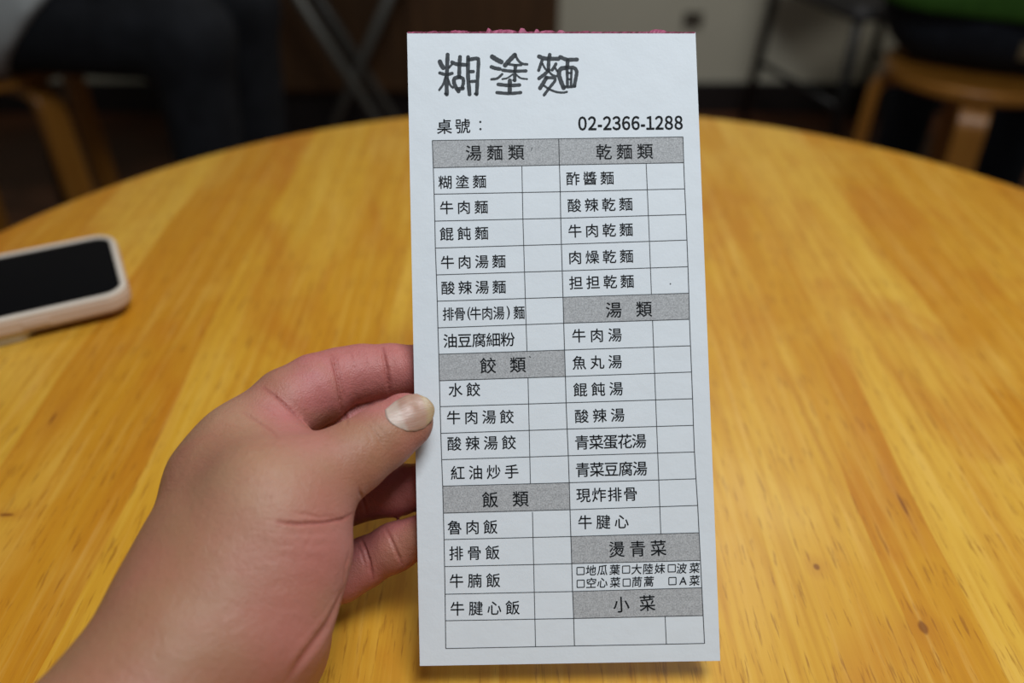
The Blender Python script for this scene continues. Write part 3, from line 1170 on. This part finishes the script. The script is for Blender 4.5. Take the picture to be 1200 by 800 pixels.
tan = np.array((0.300, 0.148, 0.082), np.float32)
pink = np.array((0.410, 0.140, 0.132), np.float32)
red = np.array((0.27, 0.062, 0.055), np.float32)
pale = np.array((0.40, 0.235, 0.145), np.float32)
pw = np.zeros(n, np.float32)
pw = np.maximum(pw, np.clip((qx - 300) / 60, 0, 1) * np.clip((500 - qy + (qx - 360) * 0.0) / 25, 0, 1))       # first finger
pw = np.maximum(pw, np.clip((dz - 0.303) / 0.006, 0, 1))                                                       # other fingers
pw = np.maximum(pw, blob(335, 490, 60, 32, 35))
pw = np.maximum(pw, 0.72 * blob(380, 645, 80, 80))
pw = np.maximum(pw, 0.60 * blob(355, 745, 70, 90))
pw = np.maximum(pw, 0.5 * blob(492, 522, 34, 22, -30))
pw = np.clip(pw, 0, 1)
colr = tan * (1 - pw[:, None]) + pink * pw[:, None]
plw = (0.75 * blob(300, 580, 60, 70) + 0.7 * blob(275, 475, 45, 18, -30) + 0.4 * blob(300, 500, 30, 14, 20))[:, None].clip(0, 0.8) * (1 - 0.5 * pw[:, None])
colr = colr * (1 - plw) + pale * plw
rw = (0.55 * np.exp(-(cdist / 0.0009) ** 2) * np.clip(pw + 0.5, 0, 1))[:, None]
colr = colr * (1 - rw) + red * rw
att = hm.color_attributes.new('tone', 'FLOAT_COLOR', 'POINT')
att.data.foreach_set('color', np.concatenate([colr, np.ones((n, 1), np.float32)], 1).astype(np.float32).ravel())
hm.materials.append(skin_m)
hand = link(bpy.data.objects.new('hand', hm))
tag(hand, 'left hand and forearm holding the order slip between thumb and fingers', 'hand')

# thumbnail: a thin curved plate laid on the thumb tip
def nail_mat():
    k = Nodes('nail')
    uvn = k.n('ShaderNodeAttribute', attribute_name='nail_uv')
    sep = k.n('ShaderNodeSeparateColor')
    k.l(uvn.outputs['Color'], sep.inputs[0])
    L, T = sep.outputs[0], sep.outputs[1]
    mp = k.n('ShaderNodeMapping')
    mp.inputs['Scale'].default_value = (1.2, 26, 1)
    k.l(uvn.outputs['Vector'], mp.inputs['Vector'])
    ridge = k.noise(mp.outputs[0], 1.0, 3, 0.6)
    c = k.ramp(L, [(0.0, (0.42, 0.325, 0.27)), (0.27, (0.40, 0.30, 0.245)), (0.36, (0.335, 0.19, 0.14)), (0.78, (0.35, 0.20, 0.14)), (0.88, (0.38, 0.265, 0.14)), (1.0, (0.35, 0.25, 0.13))])
    c = k.mix(k.math('MULTIPLY', k.ramp(ridge, [(0.42, (0, 0, 0)), (0.7, (1, 1, 1))]), 0.4), c, (0.52, 0.40, 0.34))
    k.l(c, k.b.inputs['Base Color'])
    k.b.inputs['Roughness'].default_value = 0.33
    k.b.inputs['Subsurface Weight'].default_value = 0.1
    k.b.inputs['Subsurface Scale'].default_value = 0.002
    k.bump(ridge, 0.35, 0.0004)
    return k.m


topE = [(451, 480), (462, 470.5), (475, 463), (488, 461), (500, 466)]
botE = [(468, 501), (477, 505.5), (487, 505.5), (497, 502), (506.5, 492)]
NA, NB = 20, 14


def interp(L, t):
    x = t * (len(L) - 1)
    i = min(int(x), len(L) - 2)
    f = x - i
    return (L[i][0] + (L[i + 1][0] - L[i][0]) * f, L[i][1] + (L[i + 1][1] - L[i][1]) * f)


# quadratic fit of the thumb tip's depth under the nail
smp = []
for x in range(446, 507, 2):
    for y in range(460, 508, 2):
        r = cast(x, y)[0]
        if r is not None and (r - CO).dot(CF) < 0.296:
            smp.append((x - 478, y - 484, (r - CO).dot(CF)))
smp = np.array(smp)
smp = smp[smp[:, 2] < smp[:, 2].min() + 0.0055]


def basis(x, y):
    return np.stack([np.ones_like(x), x, y, x * x, x * y, y * y], -1)


qf = np.linalg.lstsq(basis(smp[:, 0], smp[:, 1]), smp[:, 2], rcond=None)[0]
arr = np.zeros((NA + 1, NB + 1, 3))
nuv = []
for i in range(NA + 1):
    a = i / NA
    t0, b0 = interp(topE, a), interp(botE, a)
    for j in range(NB + 1):
        b = j / NB
        bow = math.sin(math.pi * b)
        x = t0[0] + (b0[0] - t0[0]) * b + (5.5 * a ** 3 - 4.5 * (1 - a) ** 3) * bow
        y = t0[1] + (b0[1] - t0[1]) * b + (-1.6 * a ** 3 + 2.2 * (1 - a) ** 3) * bow
        dd = float(basis(np.array(x - 478.0), np.array(y - 484.0)) @ qf)
        hit = cast(x, y)[0]
        if hit is not None:
            dd = min(dd, (hit - CO).dot(CF))
        dd -= 0.00010 + 0.00022 * min(1, a * 2.5) * (0.4 + 0.6 * bow)
        arr[i, j] = P(x, y, dd)[:]
        nuv.append((a, b))
vs = [tuple(x) for x in arr.reshape(-1, 3)]
back = [tuple(x) for x in (arr + np.array(CF[:]) * 0.0009).reshape(-1, 3)]
fs = []
for i in range(NA):
    for j in range(NB):
        a = i * (NB + 1) + j
        fs.append((a, a + 1, a + NB + 2, a + NB + 1))
N0 = len(vs)
rim = [j for j in range(NB + 1)] + [i * (NB + 1) + NB for i in range(1, NA + 1)] + [NA * (NB + 1) + j for j in range(NB - 1, -1, -1)] + [i * (NB + 1) for i in range(NA - 1, 0, -1)]
for a, b in zip(rim, rim[1:] + rim[:1]):
    fs.append((b, a, N0 + a, N0 + b))
for i in range(NA):
    for j in range(NB):
        a = N0 + i * (NB + 1) + j
        fs.append((a, a + NB + 1, a + NB + 2, a + 1))
nail = mesh_obj('thumbnail', vs + back, fs, nail_mat(), hand, smooth=True)
at = nail.data.color_attributes.new('nail_uv', 'FLOAT_COLOR', 'POINT')
at.data.foreach_set('color', np.array([(a, b, 0, 1) for a, b in nuv + nuv], np.float32).ravel())
nail['label'] = 'ridged pale thumbnail'

# ------------------------------------------------------------------ the phone
case_m = plain('case_rubber', (0.56, 0.42, 0.32), 0.55, var=0.05, scale=30)
lip_m = plain('case_lip_rubber', (0.60, 0.53, 0.45), 0.5, var=0.04, scale=30)
glass_m = plain('screen_glass', (0.003, 0.003, 0.004), 0.12, var=0.0, spec=0.12)
metal_m = plain('camera_metal', (0.45, 0.43, 0.40), 0.35, metal=0.6, var=0.05)
PL, PW, PT = 0.160, 0.084, 0.0125
corner = on_plane_z(153, 343, TOP_Z + 0.0165)
ang = math.radians(27.0)
ph = thing('smartphone', 'smartphone in a beige case lying face up on the left of the table', 'phone', (corner.x, corner.y, TOP_Z + 0.005), ang)
# local: corner at (0,0); length runs to -x, width to +y
def rr(i, r):
    return rounded_rect(-PL + i, i, -i, PW - i, r - i)
bm = bmesh.new()
layers = [(rr(0.0030, 0.014), 0), (rr(0.0010, 0.014), 0.0012), (rr(0.0, 0.014), 0.0035), (rr(0.0, 0.014), PT - 0.0035), (rr(0.0007, 0.014), PT - 0.0020)]
add_stack(bm, layers)
bm_obj('case', bm, case_m, ph, smooth=False)
bm = bmesh.new()
ring_o = [rr(0.0007, 0.014), rr(0.0010, 0.014), rr(0.0022, 0.014), rr(0.0040, 0.014), rr(0.0044, 0.014)]
zs = [PT - 0.0020, PT - 0.0008, PT, PT - 0.0002, PT - 0.0018]
rings = [[bm.verts.new((x, y, z)) for x, y in o] for o, z in zip(ring_o, zs)]
kk = len(rings[0])
for a, b in zip(rings, rings[1:] + rings[:1]):
    for j in range(kk):
        bm.faces.new((a[j], a[(j + 1) % kk], b[(j + 1) % kk], b[j]))
o = bm_obj('case_lip', bm, lip_m, ph, smooth=True)
o['label'] = 'paler raised rim of the case'
bm = bmesh.new()
add_stack(bm, [(rr(0.0044, 0.014), PT - 0.0022), (rr(0.0044, 0.014), PT - 0.0012)])
o = bm_obj('screen', bm, glass_m, ph)
o['label'] = 'black switched-off screen'
for k in range(2):
    bm = bmesh.new()
    q = rounded_rect(-0.058 - 0.030 * k, -0.0006, -0.044 - 0.030 * k, 0.0006, 0.0005, 3)
    add_stack(bm, [([(x, y) for x, y in q], PT * 0.5 - 0.0016), ([(x, y) for x, y in q], PT * 0.5 + 0.0016)])
    bm_obj('side_button', bm, case_m, ph)
bm = bmesh.new()
q = rounded_rect(-0.100, 0.002, -0.054, 0.048, 0.009, 8)
q2 = rounded_rect(-0.099, 0.003, -0.055, 0.047, 0.008, 8)
add_stack(bm, [(q2, -0.005), (q, -0.004), (q, 0.0006)])
cb = bm_obj('camera_bump', bm, metal_m, ph)

# ------------------------------------------------------------------ background: stools
stool_m = wood_simple('birch_ply', (0.26, 0.100, 0.013), (0.34, 0.145, 0.022), 0.35)


def make_stool(label, loc, rot, seat_h, group=None):
    t = thing('wooden_stool', label, 'stool', loc, rot, group)
    bm = bmesh.new()
    R, T, e = 0.172, 0.025, 0.006
    pr = [(0, seat_h - T)]
    pr += [(R - e, seat_h - T), (R, seat_h - T + e), (R, seat_h - e), (R - e * 0.3, seat_h - e * 0.3), (R - e, seat_h), (0, seat_h)]
    add_lathe(bm, pr, 72)
    bm_obj('seat', bm, stool_m, t, smooth=False)
    for a in (0, 90, 180, 270):
        bm = bmesh.new()
        c, s = math.cos(math.radians(a)), math.sin(math.radians(a))
        x0, x1, r, zt = 0.075, 0.176, 0.035, seat_h - T - 0.0125
        line = [(x0, zt), (x1 - r, zt)]
        for q in range(1, 7):
            g = math.pi / 2 * q / 6
            line.append((x1 - r + r * math.sin(g), zt - r + r * math.cos(g)))
        line.append((x1 + 0.018, 0.0))
        tw, wd = 0.0125, 0.0255
        rings = []
        for i, (x, z) in enumerate(line):
            p0, p1 = line[max(i - 1, 0)], line[min(i + 1, len(line) - 1)]
            d = Vector((p1[0] - p0[0], p1[1] - p0[1])).normalized()
            nx, nz = -d.y * tw, d.x * tw
            if i == len(line) - 1:
                nx, nz = tw, 0
                nx, nz = (tw if -d.y > 0 else -tw), 0
            ring = []
            for sgn, sid in ((1, 1), (1, -1), (-1, -1), (-1, 1)):
                X, Z, Yy = x + nx * sgn, z + nz * sgn, wd * sid
                ring.append(bm.verts.new((X * c - Yy * s, X * s + Yy * c, Z)))
            rings.append(ring)
        for A, B in zip(rings, rings[1:]):
            for j in range(4):
                bm.faces.new((A[j], A[(j + 1) % 4], B[(j + 1) % 4], B[j]))
        bm.faces.new(list(reversed(rings[0])))
        bm.faces.new(rings[-1])
        bm_obj('leg', bm, stool_m, t, bevel=0.003)
    return t


SEAT = 0.50
rs = on_plane_z(1148, 76, SEAT)
ls = on_plane_z(-22, 67, SEAT)
make_stool('bentwood stool at the right under the person in a green top', (rs.x, rs.y, 0), math.radians(-113), SEAT)
make_stool('bentwood stool at the left under the person in a light grey shirt', (ls.x, ls.y, 0), math.radians(-30), SEAT)

# ------------------------------------------------------------------ background: seated people
person_skin = skin_mat('person_skin', attr=False, base=(0.42, 0.23, 0.15))
black_cloth = plain('black_cloth', (0.010, 0.011, 0.014), 0.85, var=0.3, scale=30, spec=0.2)
navy_cloth = plain('dark_denim', (0.014, 0.018, 0.026), 0.85, var=0.3, scale=60, spec=0.2)
green_cloth = plain('green_cloth', (0.024, 0.072, 0.007), 0.85, var=0.15, scale=60, spec=0.2)
grey_cloth = plain('light_grey_cloth', (0.40, 0.42, 0.42), 0.85, var=0.1, scale=14, spec=0.2)
hair_m = plain('black_hair', (0.012, 0.009, 0.008), 0.5, var=0.3, scale=120)
shoe_m = plain('black_shoe', (0.015, 0.014, 0.014), 0.5)
eye_m = plain('eye', (0.55, 0.53, 0.50), 0.2)


def mir(p, s):
    return (p[0] * s, p[1], p[2])


def person(label, loc, rot, shirt_m, trouser_m, hem, foot_z, patch=False):
    t_lo, t_hi = (-0.42, -0.30, foot_z - 0.02), (0.42, 0.75, 0.95)
    h = 0.009
    torso = [((0, 0.0, .14), (0, .0, .30), .125, .118), ((0, 0, .30), (0, .01, .45), .118, .125), ((-.075, 0, .122), (.075, 0, .122), .108, .108), ((-.13, 0, .50), (.13, 0, .50), .066, .066)]
    legs, shins, feet, uarm, farm = [], [], [], [], []
    for s in (-1, 1):
        legs.append((mir((.085, .0, .105), s), mir((.115, .42, .085), s), .088, .064))
        shins.append((mir((.115, .42, .085), s), mir((.12, .40, foot_z + .09), s), .060, .042))
        feet.append((mir((.12, .385, foot_z + .045), s), mir((.13, .56, foot_z + .028), s), .036, .026))
        uarm.append((mir((.185, 0, .50), s), mir((.215, .16, .28), s), .052, .040))
        farm.append((mir((.215, .16, .28), s), mir((.13, .25, .245), s), .038, .027))
    B = Field(t_lo, t_hi, h)
    for L, k in ((torso, .05), (legs, .03), (shins, .02), (feet, .02), (uarm, .02), (farm, .015)):
        for a, b, r1, r2 in L:
            B.cone(a, b, r1, r2, k)
    B.cone((0, 0, .53), (0, .015, .64), .056, .052, .02)
    B.cone((0, .010, .745), (0, .030, .715), .092, .085, .02, squash=((1, 0, 0), .86))
    B.cone((0, .060, .665), (0, .055, .70), .045, .06, .02)
    B.cone((0, .112, .70), (0, .122, .688), .010, .015, .008)
    for s in (-1, 1):
        B.cone(mir((.078, .012, .715), s), mir((.082, .005, .69), s), .018, .012, .006)
        base = np.array(mir((.13, .25, .245), s))
        B.cone(base, base + np.array((-.02 * s, .07, -.02)), .026, .028, .012, squash=((0, 0, 1), .7))
        for q in range(4):
            f0 = base + np.array(((-.045 + .018 * q) * s, .085, -.022))
            f1 = f0 + np.array((-.004 * s, .040 - .004 * abs(q - 1), -.012))
            B.cone(f0, f1, .0105, .0095, .006)
            B.cone(f1, f1 + np.array((-.002 * s, .022, -.020)), .0095, .008, .004)
        B.cone(base + np.array((-.030 * s, .035, -.012)), base + np.array((-.062 * s, .075, -.018)), .012, .010, .008)
    V, Fq = B.mesh()
    body = link(bpy.data.objects.new('person', np_mesh('person', relax(V, Fq, 4), Fq)))
    body.data.materials.append(person_skin)
    body.location = loc
    body.rotation_euler = (0, 0, rot)
    tag(body, label, 'person')

    def cloth(name, parts, mat, grow, k, cut=None):
        F = Field(t_lo, t_hi, h)
        for L in parts:
            for a, b, r1, r2 in L:
                F.cone(a, b, r1 + grow, r2 + grow, k)
        if cut:
            X, Y, Z = F.grid()
            F.F = np.maximum(F.F, cut(X, Y, Z).astype(np.float32))
        V, Fq = F.mesh()
        o = link(bpy.data.objects.new(name, np_mesh(name, relax(V, Fq, 4), Fq)), body)
        o.data.materials.append(mat)
        return o
    seat_cut = lambda X, Y, Z: np.maximum(-(Z - 0.002) - 1e3 * (Y > 0.22), -1)
    tr = cloth('trousers', [torso[2:3], [((0, 0, .14), (0, 0, .16), .125, .124)], legs, shins], trouser_m, .012, .03, lambda X, Y, Z: np.maximum(Z - .21 + 0 * X + 0 * Y, (foot_z + .07) - Z))
    hips = [(mir((.085, -.03, .115), q), mir((.095, .17, .115), q), .100, .094) for q in (-1, 1)]
    cloth('shirt', [torso, uarm, hips], shirt_m, .020, .04, hem)
    for f in feet:
        cloth('shoe', [[f]], shoe_m, .008, .01, lambda X, Y, Z: (foot_z + .001) - Z + 0 * X + 0 * Y)
    cloth('hair', [[((0, .0, .755), (0, .015, .745), .098, .090)]], hair_m, .006, .01, lambda X, Y, Z: (0.70 + 0.75 * Y) - Z + 0 * X)
    for s in (-1, 1):
        bm = bmesh.new()
        bmesh.ops.create_uvsphere(bm, u_segments=12, v_segments=8, radius=.012, matrix=Matrix.Translation((.030 * s, .104, .722)))
        bm_obj('eye', bm, eye_m, body, smooth=True)
    if patch:
        tb = BVHTree.FromPolygons([v.co for v in tr.data.vertices], [tuple(p.vertices) for p in tr.data.polygons])
        vs, fs, nu, nw = [], [], 8, 5
        for lay in (.003, -.002):
            for j in range(nw):
                for i in range(nu):
                    q = Vector((.055 + .060 * i / (nu - 1), -.3, .045 + .034 * j / (nw - 1)))
                    hit = tb.ray_cast(q, Vector((0, 1, 0)))[0]
                    vs.append((q.x, (hit.y if hit else -.11) - lay, q.z))
        nn_ = nu * nw
        for j in range(nw - 1):
            for i in range(nu - 1):
                k0 = j * nu + i
                fs.append((k0, k0 + 1, k0 + nu + 1, k0 + nu))
                fs.append((nn_ + k0, nn_ + k0 + nu, nn_ + k0 + nu + 1, nn_ + k0 + 1))
        rim_ = list(range(nu)) + [j * nu + nu - 1 for j in range(1, nw)] + [(nw - 1) * nu + i for i in range(nu - 2, -1, -1)] + [j * nu for j in range(nw - 2, 0, -1)]
        for a_, b_ in zip(rim_, rim_[1:] + rim_[:1]):
            fs.append((b_, a_, nn_ + a_, nn_ + b_))
        o = mesh_obj('patch', vs, fs, plain('patch_leather', (0.26, 0.22, 0.13), 0.6), body)
        o['label'] = 'pale patch at the back of the waistband'
    return body


person('person in green top and black trousers seated on the right stool, back turned', (rs.x, rs.y, SEAT), math.radians(-28), green_cloth, navy_cloth,
       lambda X, Y, Z: .115 - Z + 0 * X + 0 * Y, -SEAT, patch=True)
person('person in light grey shirt and black trousers seated sideways on the left stool', (ls.x + .075, ls.y, SEAT), math.radians(-97), grey_cloth, black_cloth,
       lambda X, Y, Z: np.maximum(0.012 + 1.0 * (Y - .07), 0.01) - Z + 0 * X, -SEAT)

# ------------------------------------------------------------------ background: chairs, cabinet, folding table
black_metal = plain('black_metal', (0.012, 0.012, 0.013), 0.4, metal=0.3)
black_vinyl = plain('black_vinyl', (0.014, 0.013, 0.014), 0.5)


def make_chair(label, loc, rot):
    t = thing('metal_chair', label, 'chair', loc, rot)
    bm = bmesh.new()
    add_stack(bm, [(rounded_rect(-.20, -.20, .20, .20, .05), .44), (rounded_rect(-.21, -.21, .21, .21, .055), .455), (rounded_rect(-.20, -.20, .20, .20, .05), .475)])
    bm_obj('seat', bm, black_vinyl, t)
    bm = bmesh.new()
    add_stack(bm, [(rounded_rect(-.19, -.225, .19, -.195, .012, 4), .60), (rounded_rect(-.20, -.245, .20, -.205, .014, 4), .70), (rounded_rect(-.19, -.255, .19, -.225, .012, 4), .86)])
    bm_obj('backrest', bm, black_vinyl, t)
    for s in (-1, 1):
        bm = bmesh.new()
        add_tube(bm, [(.18 * s, .18, .445), (.20 * s, .215, 0)], .013, 12)
        bm_obj('leg', bm, black_metal, t, smooth=True)
        bm = bmesh.new()
        add_tube(bm, [(.18 * s, -.236, .84), (.185 * s, -.215, .62), (.19 * s, -.20, .45), (.205 * s, -.25, 0)], .013, 12)
        bm_obj('leg', bm, black_metal, t, smooth=True)
        bm = bmesh.new()
        add_tube(bm, [(.187 * s, .195, .22), (.196 * s, -.226, .22)], .009, 10)
        bm_obj('stretcher', bm, black_metal, t, smooth=True)
    return t


make_chair('black chair against the beige wall, behind the right stool', (.99, 2.42, 0), math.radians(195))
make_chair('black chair behind the person in the light grey shirt', (-1.02, 2.30, 0), math.radians(15))

cab_m = wood_simple('brown_cabinet_wood', (0.055, 0.026, 0.010), (0.095, 0.045, 0.016), 0.45)
cbx = thing('wooden_cabinet', 'dark brown wooden cabinet against the back wall behind the slip', 'cabinet', (0, 0, 0))
cx0, cx1, cy0, cy1 = -.72, .13, 2.45, 2.752
box('body', (cx0, cy0, .17), (cx1, cy1, .95), cab_m, cbx, bevel=.004)
box('plinth', (cx0 + .03, cy0 + .05, 0), (cx1 - .03, cy1 - .02, .17), dark_base_m, cbx)
for i in range(2):
    xa = cx0 + .01 + i * .42
    d = box('door', (xa, cy0 - .018, .185), (xa + .405, cy0, .935), cab_m, cbx, bevel=.003)
    box('handle', (xa + (.36 if i == 0 else .03), cy0 - .036, .56), (xa + (.375 if i == 0 else .045), cy0 - .018, .68), black_metal, d, bevel=.002)

grey_metal = plain('grey_steel', (0.09, 0.09, 0.08), 0.4, metal=0.2)
ft = thing('folding_table', 'folding table with crossed grey legs behind the left of the slip', 'table', (0, 0, 0))
fy = 2.20
a1, a0 = on_plane_y(352, -20, fy), on_plane_y(452, 137, fy)
dirv = (a0 - a1) / (a0.z - a1.z)
def leg_at(z, sgn, y):
    base = on_plane_y(413, 97, fy)
    return Vector((base.x + sgn * dirv.x * (z - base.z), y, z))
for y in (fy, fy + .15):
    for sgn in (1, -1):
        bm = bmesh.new()
        yy = y + (.014 if sgn < 0 else 0)
        add_tube(bm, [leg_at(.71, sgn, yy), leg_at(0.0, sgn, yy)], .013, 12)
        bm_obj('leg', bm, grey_metal, ft, smooth=True)
bx = leg_at(.4, 1, fy).x
box('tabletop', (bx - .30, fy - .03, .71), (bx + .30, fy + .19, .735), cab_m, ft, bevel=.004)

# small dark fitting on the wall
sp = on_plane_y(812, 22, Y1)
f = thing('wall_socket', 'small dark socket on the beige wall just right of the slip', 'socket', (sp.x, Y1, sp.z))
box('plate', (-.030, -.008, -.022), (.030, 0, .022), plain('socket_plate', (0.10, 0.085, 0.06), 0.5), f, bevel=.003)
for s in (-1, 1):
    box('outlet', (-.010 + .012 * s - .004, -.0095, -.009), (-.010 + .012 * s + .010, -.0075, .009), dark_base_m, f)
